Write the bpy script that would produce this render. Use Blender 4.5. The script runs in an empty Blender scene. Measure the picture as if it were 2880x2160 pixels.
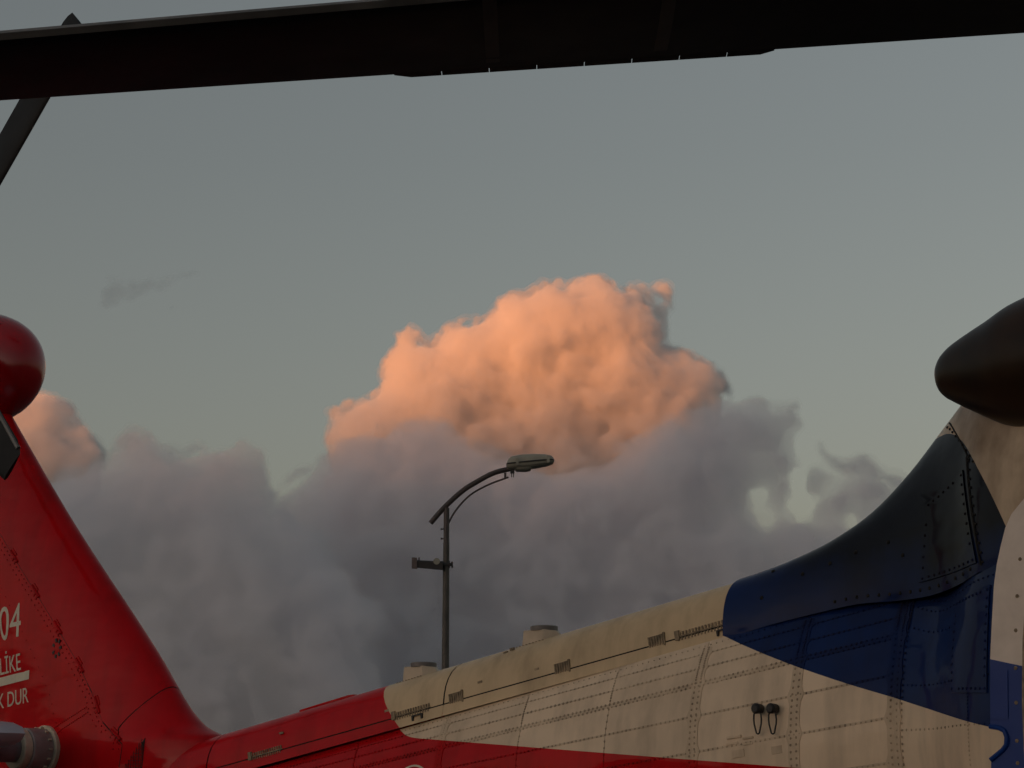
import bpy, bmesh, math, random
import numpy as np
from mathutils import Vector, Matrix
R = math.radians

# ------------------------------------------------------------------ camera, sky, sun, exposure
scene = bpy.context.scene
COL = scene.collection
PITCH, FOC, CAM_Z = R(12.7), 5374.0, 1.5          # tilt, focal length in pixels of a 2880 px wide frame, eye height
cam_d = bpy.data.cameras.new('camera')
cam_d.sensor_width = 36.0
cam_d.lens = 36.0 * FOC / 2880.0
cam_d.clip_start, cam_d.clip_end = 0.1, 200000
cam = bpy.data.objects.new('camera', cam_d)
cam.location = (0, 0, CAM_Z)
cam.rotation_euler = (R(90) + PITCH, 0, 0)
COL.objects.link(cam)
scene.camera = cam

SUN_EL, SUN_AZ = 1.0, 232.0                        # degrees; azimuth clockwise from +Y (behind the camera, to the left)
world = bpy.data.worlds.new('World')
scene.world = world
world.use_nodes = True
wn = world.node_tree
bg = wn.nodes['Background']
sky = wn.nodes.new('ShaderNodeTexSky')
sky.sky_type = 'NISHITA'
sky.sun_disc = False
sky.sun_elevation = R(SUN_EL)
sky.sun_rotation = R(SUN_AZ)
sky.altitude = 0
sky.air_density, sky.dust_density, sky.ozone_density = 0.95, 3.3, 0.8
hs = wn.nodes.new('ShaderNodeHueSaturation')          # murky evening air: colours a little greyed everywhere
hs.inputs['Saturation'].default_value = 0.52
wn.links.new(sky.outputs[0], hs.inputs['Color'])
wn.links.new(hs.outputs[0], bg.inputs[0])
bg.inputs[1].default_value = 0.15

sun_d = bpy.data.lights.new('sun', 'SUN')
sun_d.energy = 2.4
sun_d.color = (1.0, 0.30, 0.060)
sun_d.angle = R(1.0)
sun = bpy.data.objects.new('sun', sun_d)
COL.objects.link(sun)
sd = Vector((math.sin(R(SUN_AZ)) * math.cos(R(SUN_EL)), math.cos(R(SUN_AZ)) * math.cos(R(SUN_EL)), math.sin(R(SUN_EL))))
sun.rotation_euler = sd.to_track_quat('Z', 'Y').to_euler()

vs = scene.view_settings
vs.view_transform, vs.look, vs.exposure, vs.gamma = 'Standard', 'None', 1.1, 1.0
cy = scene.cycles
cy.max_bounces, cy.diffuse_bounces, cy.glossy_bounces = 12, 3, 3
cy.volume_bounces = 8
cy.adaptive_threshold = 0.02
cy.transparent_max_bounces = 64
cy.use_denoising = True

# ------------------------------------------------------------------ helpers
def link(o, parent=None):
    COL.objects.link(o)
    if parent is not None:
        o.parent = parent
    return o

def tag(o, label=None, cat=None, group=None, kind=None):
    for k, v in (('label', label), ('category', cat), ('group', group), ('kind', kind)):
        if v:
            o[k] = v
    return o

def new_mat(name):
    m = bpy.data.materials.new(name)
    m.use_nodes = True
    return m

# ------------------------------------------------------------------ clouds: hulls of heaped puffs filled with even vapour
def cloud_nodes():
    g = bpy.data.node_groups.new('cloud_hull', 'GeometryNodeTree')
    g.interface.new_socket('Geometry', in_out='INPUT', socket_type='NodeSocketGeometry')
    g.interface.new_socket('Voxel', in_out='INPUT', socket_type='NodeSocketFloat')
    g.interface.new_socket('Rough', in_out='INPUT', socket_type='NodeSocketFloat')
    g.interface.new_socket('Geometry', in_out='OUTPUT', socket_type='NodeSocketGeometry')
    N = g.nodes.new
    L = g.links.new
    gi, go = N('NodeGroupInput'), N('NodeGroupOutput')
    at = N('GeometryNodeInputNamedAttribute'); at.data_type = 'FLOAT'; at.inputs['Name'].default_value = 'rad'
    mp = N('GeometryNodeMeshToPoints')
    L(gi.outputs[0], mp.inputs['Mesh']); L(at.outputs[0], mp.inputs['Radius'])
    pv = N('GeometryNodePointsToVolume'); pv.resolution_mode = 'VOXEL_SIZE'
    L(mp.outputs[0], pv.inputs['Points']); L(gi.outputs['Voxel'], pv.inputs['Voxel Size']); L(at.outputs[0], pv.inputs['Radius'])
    vm = N('GeometryNodeVolumeToMesh'); vm.resolution_mode = 'GRID'
    vm.inputs['Threshold'].default_value = 0.1
    L(pv.outputs[0], vm.inputs['Volume'])
    geo = vm.outputs[0]
    pos = N('GeometryNodeInputPosition'); nor = N('GeometryNodeInputNormal')
    def disp(geo, scale, detail, amp):
        n = N('ShaderNodeTexNoise'); n.inputs['Scale'].default_value = scale; n.inputs['Detail'].default_value = detail
        n.inputs['Roughness'].default_value = 0.62
        L(pos.outputs[0], n.inputs['Vector'])
        a = N('ShaderNodeMath'); a.operation = 'SUBTRACT'; a.inputs[1].default_value = 0.5; L(n.outputs[0], a.inputs[0])
        b = N('ShaderNodeMath'); b.operation = 'MULTIPLY'; b.inputs[1].default_value = amp; L(a.outputs[0], b.inputs[0])
        c = N('ShaderNodeMath'); c.operation = 'MULTIPLY'; L(b.outputs[0], c.inputs[0]); L(gi.outputs['Rough'], c.inputs[1])
        v = N('ShaderNodeVectorMath'); v.operation = 'SCALE'; L(nor.outputs[0], v.inputs[0]); L(c.outputs[0], v.inputs['Scale'])
        sp = N('GeometryNodeSetPosition'); L(geo, sp.inputs[0]); L(v.outputs[0], sp.inputs['Offset'])
        return sp.outputs[0]
    geo = disp(geo, 0.006, 1.0, 60.0)
    geo = disp(geo, 0.022, 4.0, 55.0)
    geo = disp(geo, 0.07, 3.0, 26.0)
    m2 = N('GeometryNodeMeshToVolume'); m2.resolution_mode = 'VOXEL_SIZE'
    L(geo, m2.inputs['Mesh']); L(gi.outputs['Voxel'], m2.inputs['Voxel Size'])
    m2.inputs['Interior Band Width'].default_value = 40.0
    v2 = N('GeometryNodeVolumeToMesh'); v2.resolution_mode = 'GRID'
    v2.inputs['Threshold'].default_value = 0.1
    L(m2.outputs[0], v2.inputs['Volume'])
    L(v2.outputs[0], go.inputs[0])
    return g

CLOUD_NG = cloud_nodes()

def cloud_material(name, density, albedo, aniso=0.0):
    m = new_mat(name)
    nt = m.node_tree
    nt.nodes.remove(nt.nodes['Principled BSDF'])
    v = nt.nodes.new('ShaderNodeVolumePrincipled')
    v.inputs['Color'].default_value = (*albedo, 1)
    v.inputs['Density'].default_value = density
    v.inputs['Anisotropy'].default_value = aniso
    nt.links.new(v.outputs[0], nt.nodes['Material Output'].inputs['Volume'])
    return m

def sky_point(x, y, Y):
    """point at distance Y in the direction of a picture position (2212 px wide survey)"""
    k = 2880.0 / 2212.0
    X = (x * k - 1440) / FOC
    Z = (1080 - y * k) / FOC
    d = Vector((X, math.cos(PITCH) - Z * math.sin(PITCH), math.sin(PITCH) + Z * math.cos(PITCH)))
    return Vector((0, 0, CAM_Z)) + d * (Y / d.y), k / FOC * Y / d.y

def lerp_(a, b, t):
    return a + (b - a) * t

def edge_distance(px, py, poly):
    best = 1e9
    inside = False
    n = len(poly)
    for i in range(n):
        x0, y0 = poly[i]; x1, y1 = poly[(i + 1) % n]
        if (y0 > py) != (y1 > py) and px < (x1 - x0) * (py - y0) / (y1 - y0) + x0:
            inside = not inside
        dx, dy = x1 - x0, y1 - y0
        t = max(0, min(1, ((px - x0) * dx + (py - y0) * dy) / (dx * dx + dy * dy + 1e-9)))
        best = min(best, math.hypot(px - x0 - t * dx, py - y0 - t * dy))
    return best if inside else -best

def ripple(x, y, k):
    return (math.sin(x * .031 + k + 1.3 * math.sin(y * .011 + k)) + .6 * math.sin(x * .067 + 2 * k + 1.1 * math.sin(y * .023)) + .5 * math.sin(y * .037 + .02 * x + 3 * k)) / 2.1

def heap(poly, holes, n, small, big, bulge, wave, rng, reach=140.0):
    """puffs that clothe a smooth rounded body inside an outline: (x, y, radius, depth offset in metres)"""
    xs = [p[0] for p in poly]; ys = [p[1] for p in poly]
    out = []
    def sample():
        while True:
            x, y = rng.uniform(min(xs), max(xs)), rng.uniform(min(ys), max(ys))
            d = edge_distance(x, y, poly)
            for hx, hy, hr in holes:
                d = min(d, math.hypot(x - hx, y - hy) - hr)
            if d > 4:
                return x, y, d
    def front(x, y, d):
        q = 1 - min(1.0, d / reach)
        return -bulge * math.sqrt(1 - q * q) + wave * ripple(x, y, bulge * .013) * min(1, d / 50)
    for _ in range(n):
        x, y, d = sample()
        r = min(d, rng.uniform(*small) if rng.random() < .8 else rng.uniform(small[1], small[1] * 1.7))
        out.append((x, y, r, front(x, y, d) + rng.uniform(-10, 10)))
    for _ in range(n // 4):
        x, y, d = sample()
        r = min(d, big) * .85
        out.append((x, y, r, front(x, y, d) + r * 1.6))
    # a rim of small puffs tucked just inside the outline
    m = len(poly)
    for i in range(m):
        x0, y0 = poly[i]; x1, y1 = poly[(i + 1) % m]
        ln = math.hypot(x1 - x0, y1 - y0)
        for k in range(int(ln / 4.5)):
            t = (k + rng.random()) / (ln / 4.5)
            r = rng.uniform(3.5, 13)
            x, y = x0 + (x1 - x0) * t, y0 + (y1 - y0) * t
            for _ in range(24):
                if edge_distance(x, y, poly) >= r * rng.uniform(0.5, 0.9):
                    break
                x += rng.uniform(-6, 6); y += rng.uniform(-2, 7)
            else:
                continue
            if any(math.hypot(x - hx, y - hy) < hr for hx, hy, hr in holes):
                continue
            out.append((x, y, r, rng.uniform(-30, 30)))
    return out

def make_cloud(name, circles, Y, seed, voxel, mat, rough=1.0, shrink=0.94, kids=5):
    rng = random.Random(seed)
    out = []
    for x, y, r, dy in circles:
        p, s = sky_point(x, y, Y + dy)
        out.append((p, r * s * shrink))
    for p, r in list(out):
        for k in range(kids):
            d = Vector((rng.gauss(0, 1), rng.gauss(-0.6, 1), rng.gauss(0, 1))).normalized()
            q = r * rng.uniform(0.2, 0.42)
            if q > voxel * 1.2:
                out.append((p + d * (r - q * rng.uniform(0.65, 0.9)), q))
    me = bpy.data.meshes.new(name)
    me.from_pydata([tuple(p) for p, r in out], [], [])
    a = me.attributes.new('rad', 'FLOAT', 'POINT')
    a.data.foreach_set('value', [r for p, r in out])
    o = bpy.data.objects.new(name, me)
    COL.objects.link(o)
    md = o.modifiers.new('hull', 'NODES')
    md.node_group = CLOUD_NG
    ids = {s.name: s.identifier for s in CLOUD_NG.interface.items_tree if s.in_out == 'INPUT'}
    md[ids['Voxel']] = float(voxel)
    md[ids['Rough']] = float(rough)
    dg = bpy.context.evaluated_depsgraph_get()
    hull = bpy.data.meshes.new_from_object(o.evaluated_get(dg))
    o.modifiers.clear()
    o.data = hull
    hull.materials.clear()
    hull.materials.append(mat)
    hull.shade_smooth()
    print(name, len(out), 'balls', len(hull.polygons), 'faces')
    return o

CLOUD_SUN = cloud_material('cloud_vapour', 0.015, (0.99, 0.985, 0.99))
CLOUD_M = cloud_material('shade_vapour', 0.010, (0.970, 0.968, 1.0))  # bluish albedo puts air haze and cool shade into the vapour colour
CLOUD_THIN = cloud_material('thin_vapour', 0.005, (0.93, 0.95, 1.0))
CLOUD_FRINGE = cloud_material('fringe_vapour', 0.0035, (0.97, 0.975, 0.99))
TOWER = [(700,985),(702,925),(715,885),(760,858),(800,842),(822,828),(815,800),(835,765),(852,745),(852,712),(880,702),(908,712),(922,735),
 (950,712),(985,690),(1030,682),(1062,672),(1075,640),(1105,622),(1135,632),(1170,608),(1205,597),(1225,605),(1250,592),(1280,586),(1320,600),(1345,618),
 (1375,612),(1400,622),(1425,610),(1445,625),(1455,660),(1452,700),(1443,745),(1475,750),(1510,768),(1550,785),(1570,815),(1578,850),(1570,940),(1540,1100),(1500,1500),(1300,1700),(720,1700),(720,1300),(705,1100)]
FRONT = [(560,1090),(608,1045),(640,1010),(668,1000),(690,985),(720,955),(770,935),(820,912),(870,905),(920,905),(965,918),(1000,935),(1050,958),(1110,982),(1200,992),(1290,982),(1350,950),(1405,915),
 (1460,885),(1520,870),(1575,858),(1610,855),(1650,848),(1672,880),(1720,872),(1745,888),(1738,915),(1775,945),(1795,985),(1830,1000),(1870,980),(1905,1020),(2010,1060),(2080,1200),
 (2080,1500),(1300,1700),(700,1700),(560,1300)]
FRONT_GAPS = [(1748,985,13),(1768,1012,9),(1642,1075,7),(1655,1110,6),(1745,1100,10),(1720,1088,6),(1845,1105,7),(1800,1040,8),(1838,1030,7),(640,978,18)]
_g = random.Random(5)
FRONT_GAPS = [(x + _g.gauss(0, r * .8), y + _g.gauss(0, r * .8), r * _g.uniform(.25, .6)) for x, y, r in FRONT_GAPS for _ in range(2)]
PINK = [(-80,870),(40,860),(90,848),(130,862),(155,872),(180,915),(205,945),(222,965),(235,1000),(200,1100),(-80,1100)]
BANK = [(-80,1045),(60,1035),(110,1025),(150,1012),(190,1002),(228,990),(245,955),(275,940),(300,930),(330,932),(345,950),(375,962),
 (400,972),(430,955),(470,955),(500,945),(530,950),(555,933),(578,945),(588,965),(580,1010),(598,1055),(670,1095),(730,1210),(775,1275),(820,1290),(850,1330),(830,1400),(860,1700),(-100,1700)]
rng = random.Random(11)
def cloud_with_fringe(name, circles, Y, seed, voxel, mat, label):
    o = make_cloud(name, circles, Y, seed, voxel, mat, kids=2)
    tag(o, label, 'cloud')
    f = make_cloud('vapour_fringe', [(x, y, r + 5.0, d) for x, y, r, d in circles], Y, seed, voxel * 1.6, CLOUD_FRINGE, rough=1.6, kids=0)
    f.parent = o
cloud_with_fringe('cumulus_cloud', heap(TOWER, [(1412,642,5)], 3600, (5, 17), 110, 420, 24, rng) + [(880,735,24,0),(874,770,32,0),(985,722,24,0),(950,745,24,0),(1425,680,23,40),(1398,660,24,20),(1420,722,22,40)],
    7500, 4, 8, CLOUD_SUN, 'tall billowing cumulus cloud with its top lit orange by the low sun')
cloud_with_fringe('shaded_cloud', heap(FRONT, FRONT_GAPS, 2200, (5, 17), 120, 200, 14, rng) + [(1765,1045,34,-60),(1832,1075,40,-60),(1885,1070,34,-40),(1790,1110,46,-80),(1690,1060,40,-100),(1900,1120,60,-60)], 5200, 5, 8, CLOUD_M, 'shaded mauve grey cloud with a ragged right fringe below the orange cumulus')
cloud_with_fringe('cloud_bank', heap(BANK, [], 1800, (5, 17), 120, 200, 14, rng), 4700, 9, 8, CLOUD_M, 'dark grey cloud bank low in the sky between the red fin and the street lamp')
cloud_with_fringe('pink_cloud', heap(PINK, [], 450, (8, 26), 60, 200, 40, rng), 7500, 6, 9, CLOUD_SUN, 'pink lit cloud end showing beside the red gearbox fairing')
wisp = []
for k in range(150):
    t = rng.random()
    wisp.append((lerp_(225, 425, t) + rng.gauss(0, 5), lerp_(640, 588, t) + rng.gauss(0, 2 + 9 * (1 - t)), rng.uniform(6, 17) * (1.15 - t * .75), rng.uniform(-30, 30)))
for k in range(14):
    wisp.append((370 + rng.gauss(0, 9), 664 + rng.gauss(0, 3), rng.uniform(3, 7), rng.uniform(-10, 10)))
o = make_cloud('cloud_wisp', wisp, 3000, 8, 3, CLOUD_THIN, rough=0.35, kids=2)
tag(o, 'thin grey wisp of cloud high in the clear sky at left', 'cloud', kind='stuff')
# ------------------------------------------------------------------ ground and an added ridge that blocks the sun
def slab(name, size, z, mat):
    me = bpy.data.meshes.new(name)
    me.from_pydata([(-size, -size, z), (size, -size, z), (size, size, z), (-size, size, z)], [], [(0, 1, 2, 3)])
    me.materials.append(mat)
    return link(bpy.data.objects.new(name, me))
gm = new_mat('apron_asphalt')
gm.node_tree.nodes['Principled BSDF'].inputs['Base Color'].default_value = (0.06, 0.06, 0.06, 1)
gm.node_tree.nodes['Principled BSDF'].inputs['Roughness'].default_value = 0.9
tag(slab('ground', 80000, 0, gm), kind='structure')

def ridge():  # unseen ridge, added to shade the helicopter and the lower clouds
    ax = Vector((math.sin(R(SUN_AZ)), math.cos(R(SUN_AZ)), 0))
    side = Vector((ax.y, -ax.x, 0))
    rng = random.Random(3)
    vs_, fs = [], []
    n = 1200
    ph = [rng.uniform(0, 6.28) for _ in range(8)]
    for i in range(n + 1):
        t = (i / n - 0.5) * 60000
        h = RIDGE_H + 0.12 * max(0.0, min(6000.0, 5300 - t)) - 720 * math.exp(-((t - 4050) / 180) ** 2) + sum(40 / (k + 1) * math.sin(t / 6000 * (k + 1) * 1.37 + ph[k]) for k in range(8))  # crest shaped to set which cloud parts the sun reaches
        for d, z in ((24000, -5), (30000, h), (36000, -5)):
            p = ax * d + side * t
            vs_.append((p.x, p.y, z))
    for i in range(n):
        for j in range(2):
            a = i * 3 + j
            fs.append((a, a + 3, a + 4, a + 1))
    me = bpy.data.meshes.new('shade_ridge')
    me.from_pydata(vs_, [], fs)
    m = new_mat('shade_ridge_matte')
    m.node_tree.nodes['Principled BSDF'].inputs['Base Color'].default_value = (0.07, 0.075, 0.06, 1)
    m.node_tree.nodes['Principled BSDF'].inputs['Roughness'].default_value = 1
    me.materials.append(m)
    return tag(link(bpy.data.objects.new('shade_ridge', me)), kind='structure')
RIDGE_H = 2050
ridge()

# ------------------------------------------------------------------ materials
class NT:
    """short hand for shader node trees"""
    def __init__(self, mat):
        self.t = mat.node_tree
        self.b = self.t.nodes['Principled BSDF']
    def n(self, kind, **kw):
        nd = self.t.nodes.new('ShaderNode' + kind)
        for k, v in kw.items():
            setattr(nd, k, v)
        return nd
    def put(self, sock, v):
        if isinstance(v, bpy.types.NodeSocket):
            self.t.links.new(v, sock)
        else:
            sock.default_value = v
    def m(self, op, *ins):
        nd = self.n('Math', operation=op)
        for i, v in enumerate(ins):
            self.put(nd.inputs[i], v)
        return nd.outputs[0]
    def mix(self, f, a, b):
        nd = self.n('Mix', data_type='RGBA')
        self.put(nd.inputs['Factor'], f)
        for sock, v in ((nd.inputs[6], a), (nd.inputs[7], b)):
            self.put(sock, v if isinstance(v, bpy.types.NodeSocket) else (*v, 1))
        return nd.outputs[2]
    def noise(self, vec, scale, detail=4.0, rough=0.55):
        nd = self.n('TexNoise')
        self.put(nd.inputs['Vector'], vec)
        nd.inputs['Scale'].default_value = scale
        nd.inputs['Detail'].default_value = detail
        nd.inputs['Roughness'].default_value = rough
        return nd.outputs[0]
    def ramp(self, f, lo, hi):
        nd = self.n('MapRange')
        self.put(nd.inputs[0], f)
        nd.inputs[1].default_value, nd.inputs[2].default_value = lo, hi
        return nd.outputs[0]
    def bump(self, h, strength, dist):
        nd = self.n('Bump')
        nd.inputs['Strength'].default_value = strength
        nd.inputs['Distance'].default_value = dist
        self.put(nd.inputs['Height'], h)
        self.t.links.new(nd.outputs[0], self.b.inputs['Normal'])
        self.t.links.new(nd.outputs[0], self.b.inputs['Coat Normal'])

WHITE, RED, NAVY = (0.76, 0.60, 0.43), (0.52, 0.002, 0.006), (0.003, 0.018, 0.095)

def plain(name, col, rough=0.5, metal=0.0, coat=0.0, var=0.25, scale=6.0, bump=0.0):
    m = new_mat(name)
    t = NT(m)
    tc = t.n('TexCoord').outputs['Object']
    f = t.noise(tc, scale)
    t.put(t.b.inputs['Base Color'], t.mix(t.ramp(f, 0.3, 0.75), [c * (1 - var) for c in col], [min(1, c * (1 + var)) for c in col]))
    g = t.noise(tc, scale * 4)
    t.put(t.b.inputs['Roughness'], t.m('ADD', t.m('MULTIPLY', g, 0.2), rough - 0.1))
    t.b.inputs['Metallic'].default_value = metal
    t.b.inputs['Coat Weight'].default_value = coat
    if bump:
        t.bump(g, bump, 0.01)
    return m

def livery(name, root, dark=1.0, white=None, rough=0.40, coat=0.24):
    """red, white and navy paint laid out along the airframe (x aft, z up), with dirt in streaks"""
    m = new_mat(name)
    t = NT(m)
    nd = t.n('TexCoord')
    nd.object = root
    vec = nd.outputs['Object']
    sp = t.n('SeparateXYZ')
    t.put(sp.inputs[0], vec)
    a, z = sp.outputs[0], sp.outputs[2]
    # red field: aft of the rounded white nose and below the belly line
    f1 = t.m('SUBTRACT', a, t.m('ADD', t.m('MULTIPLY', t.m('SUBTRACT', z, 2.0), 0.9), 0.64))
    f2 = t.m('SUBTRACT', t.m('ADD', t.m('MULTIPLY', a, 0.0785), 1.8185), z)
    red = t.m('GREATER_THAN', t.m('SMOOTH_MAX', f1, f2, 0.16), 0.0)
    d = t.m('MAXIMUM', t.m('SUBTRACT', -1.383, a), 0.0)
    zb = t.m('ADD', t.m('SUBTRACT', 2.218, t.m('MULTIPLY', d, 0.386)), t.m('MULTIPLY', t.m('MULTIPLY', d, d), 0.064))
    blue = t.m('MULTIPLY', t.m('LESS_THAN', a, -1.372), t.m('GREATER_THAN', z, zb))
    e = t.m('SUBTRACT', -2.46, a)
    zw = t.m('SUBTRACT', 2.905, t.m('MULTIPLY', t.m('MULTIPLY', e, t.m('ABSOLUTE', e)), 2.0))
    white2 = t.m('MULTIPLY', t.m('GREATER_THAN', z, zw), t.m('LESS_THAN', a, -2.40))
    blue = t.m('MULTIPLY', blue, t.m('SUBTRACT', 1.0, white2))
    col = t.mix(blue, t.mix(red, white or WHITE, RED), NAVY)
    # grime: broad blotches and streaks that run down the skin
    mp = t.n('Mapping')
    mp.inputs['Scale'].default_value = (9, 9, 1.6)
    t.put(mp.inputs['Vector'], vec)
    streak = t.ramp(t.noise(mp.outputs[0], 1.0, 5.0, 0.6), 0.45, 0.8)
    blot = t.ramp(t.noise(vec, 2.6, 6.0, 0.6), 0.42, 0.72)
    grime = t.m('ADD', t.m('MULTIPLY', streak, 0.32), t.m('MULTIPLY', blot, 0.18))
    keep = t.m('MULTIPLY', t.m('SUBTRACT', 1.0, t.m('MULTIPLY', grime, 0.8)), t.m('ADD', 0.90, t.m('MULTIPLY', t.n('ObjectInfo').outputs['Random'], 0.14)))
    vm = t.n('VectorMath', operation='SCALE')
    t.put(vm.inputs[0], col)
    t.put(vm.inputs['Scale'], keep)
    hsv = t.mix(t.m('MULTIPLY', grime, 0.10), vm.outputs[0], (0.10, 0.07, 0.045))
    # soot on the white field behind the exhaust
    soot = t.m('MULTIPLY', white2, t.ramp(t.noise(vec, 3.5, 5.0), 0.2, 0.75))
    hsv = t.mix(t.m('MULTIPLY', soot, 0.92), hsv, (0.13, 0.07, 0.028))
    # dark reflection painted into the upper fairing's colour, broken up by noise
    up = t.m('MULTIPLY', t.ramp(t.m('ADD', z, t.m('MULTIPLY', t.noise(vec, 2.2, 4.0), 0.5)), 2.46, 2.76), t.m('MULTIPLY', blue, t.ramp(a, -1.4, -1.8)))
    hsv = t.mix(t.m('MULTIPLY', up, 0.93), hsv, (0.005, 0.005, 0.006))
    if dark != 1.0:
        hsv = t.mix(t.m('MULTIPLY', t.ramp(t.noise(vec, 7.0, 3.0), 0.25, 0.65), (1 - dark) * 1.35), hsv, (0.02, 0.014, 0.01))
    t.put(t.b.inputs['Base Color'], hsv)
    t.put(t.b.inputs['Roughness'], t.m('ADD', rough, t.m('MULTIPLY', grime, 0.3)))
    t.b.inputs['Specular IOR Level'].default_value = 0.04
    t.b.inputs['Coat Weight'].default_value = coat
    t.b.inputs['Coat Roughness'].default_value = 0.08
    mp2 = t.n('Mapping')
    mp2.inputs['Scale'].default_value = (1.0, 1.0, 2.2)
    t.put(mp2.inputs['Vector'], vec)
    t.bump(t.noise(mp2.outputs[0], 3.0, 2.0, 0.4), 0.6, 0.02)
    return m

# ------------------------------------------------------------------ mesh helpers
def mesh_obj(name, verts, faces, mat, parent=None, smooth=True, angle=40):
    me = bpy.data.meshes.new(name)
    me.from_pydata([tuple(v) for v in verts], [], [tuple(f) for f in faces])
    bm = bmesh.new()
    bm.from_mesh(me)
    bmesh.ops.remove_doubles(bm, verts=bm.verts, dist=1e-5)
    bmesh.ops.recalc_face_normals(bm, faces=bm.faces)
    if smooth:
        for f in bm.faces:
            f.smooth = True
        for e in bm.edges:
            if len(e.link_faces) == 2 and e.calc_face_angle(0) > R(angle):
                e.smooth = False
    bm.to_mesh(me)
    bm.free()
    me.materials.append(mat)
    return link(bpy.data.objects.new(name, me), parent)

def grid_faces(nr, nc, close=False, off=0):
    fs = []
    for i in range(nr - 1):
        for j in range(nc if close else nc - 1):
            k = (j + 1) % nc
            fs.append((off + i * nc + j, off + i * nc + k, off + (i + 1) * nc + k, off + (i + 1) * nc + j))
    return fs

def loft(name, rings, mat, parent=None, close=False, caps=False, angle=40):
    nc = len(rings[0])
    vs_ = [p for r in rings for p in r]
    fs = grid_faces(len(rings), nc, close)
    if caps:
        fs.append(tuple(range(nc)))
        fs.append(tuple(range(len(vs_) - nc, len(vs_))))
    return mesh_obj(name, vs_, fs, mat, parent, angle=angle)

class MB:
    """collects solids into one mesh"""
    def __init__(self):
        self.v, self.f = [], []
    def add(self, vs_, fs):
        o = len(self.v)
        self.v += [tuple(p) for p in vs_]
        self.f += [tuple(i + o for i in f) for f in fs]
    def box(self, c, sx, sy, sz, M=None):
        pts = [Vector((x * sx / 2, y * sy / 2, z * sz / 2)) for x in (-1, 1) for y in (-1, 1) for z in (-1, 1)]
        if M is not None:
            pts = [M @ p for p in pts]
        c = Vector(c)
        self.add([c + p for p in pts], [(0, 1, 3, 2), (4, 6, 7, 5), (0, 4, 5, 1), (2, 3, 7, 6), (0, 2, 6, 4), (1, 5, 7, 3)])
    def tube(self, path, rad, n=12, caps=True):
        path = [Vector(p) for p in path]
        rs = rad if isinstance(rad, (list, tuple)) else [rad] * len(path)
        up = None
        rings = []
        for i, p in enumerate(path):
            d = (path[min(i + 1, len(path) - 1)] - path[max(i - 1, 0)]).normalized()
            if up is None:
                up = Vector((0, 0, 1)) if abs(d.z) < 0.9 else Vector((1, 0, 0))
            s = d.cross(up).normalized()
            up = s.cross(d).normalized()
            rings.append([p + (s * math.cos(2 * math.pi * k / n) + up * math.sin(2 * math.pi * k / n)) * rs[i] for k in range(n)])
        vs_ = [q for r in rings for q in r]
        fs = grid_faces(len(rings), n, True)
        if caps:
            fs += [tuple(range(n)), tuple(range(len(vs_) - n, len(vs_)))]
        self.add(vs_, fs)
    def prism(self, poly, depth):
        """poly: 3D points of a planar outline, depth: vector"""
        n = len(poly)
        depth = Vector(depth)
        vs_ = [Vector(p) for p in poly] + [Vector(p) + depth for p in poly]
        self.add(vs_, [tuple(range(n)), tuple(range(n, 2 * n))] + [(i, (i + 1) % n, n + (i + 1) % n, n + i) for i in range(n)])
    def build(self, name, mat, parent=None, angle=35):
        return mesh_obj(name, self.v, self.f, mat, parent, angle=angle)

def lerp(a, b, t):
    return a + (b - a) * t

def interp(table, x):
    """piecewise smooth interpolation of rows (x, v0, v1, ...)"""
    table = sorted(table)
    if x <= table[0][0]:
        return list(table[0][1:])
    if x >= table[-1][0]:
        return list(table[-1][1:])
    for i in range(len(table) - 1):
        if table[i][0] <= x <= table[i + 1][0]:
            p1, p2 = table[i], table[i + 1]
            p0 = table[i - 1] if i else p1
            p3 = table[i + 2] if i + 2 < len(table) else p2
            h = p2[0] - p1[0]
            t = (x - p1[0]) / h
            res = []
            for k in range(1, len(p1)):
                m1 = (p2[k] - p0[k]) / (p2[0] - p0[0]) * h
                m2 = (p3[k] - p1[k]) / (p3[0] - p1[0]) * h
                res.append((2 * t**3 - 3 * t**2 + 1) * p1[k] + (t**3 - 2 * t**2 + t) * m1 + (-2 * t**3 + 3 * t**2) * p2[k] + (t**3 - t**2) * m2)
            return res

# ------------------------------------------------------------------ helicopter (x aft, y starboard, z up, metres)
YAW = R(42)
heli = bpy.data.objects.new('helicopter', None)
heli.location = (0, 9, 0)
heli.rotation_euler = (0, 0, math.pi - YAW)
heli.empty_display_size = 0.5
link(heli)
tag(heli, 'red, white and navy helicopter with its tail boom crossing below the cloud', 'helicopter')
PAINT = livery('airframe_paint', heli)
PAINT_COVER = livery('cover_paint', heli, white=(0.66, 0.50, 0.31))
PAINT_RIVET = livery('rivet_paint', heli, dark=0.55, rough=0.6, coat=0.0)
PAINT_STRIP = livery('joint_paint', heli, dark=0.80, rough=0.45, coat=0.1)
M_BLACK = plain('black_rubber_paint', (0.012, 0.012, 0.013), 0.55)
M_BLADE = plain('blade_paint', (0.006, 0.006, 0.0075), 0.55, var=0.4, scale=1.5)
M_BLADE.node_tree.nodes['Principled BSDF'].inputs['Specular IOR Level'].default_value = 0.2
M_STRIP = plain('worn_metal_edge', (0.16, 0.15, 0.14), 0.5, metal=0.3, var=0.35, scale=5)
M_SOOT = plain('sooted_metal', (0.026, 0.012, 0.004), 0.34, metal=0.0, var=0.6, scale=4)
M_SOOT.node_tree.nodes['Principled BSDF'].inputs['Specular IOR Level'].default_value = 0.22
M_LETTER = plain('letter_white', (0.62, 0.58, 0.46), 0.6, var=0.12, scale=20)
M_GREY = plain('grey_metal', (0.16, 0.155, 0.16), 0.45, metal=0.2, var=0.25, scale=9)
M_CREAM = plain('cream_metal', (0.55, 0.48, 0.36), 0.5, var=0.3, scale=11)
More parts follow.
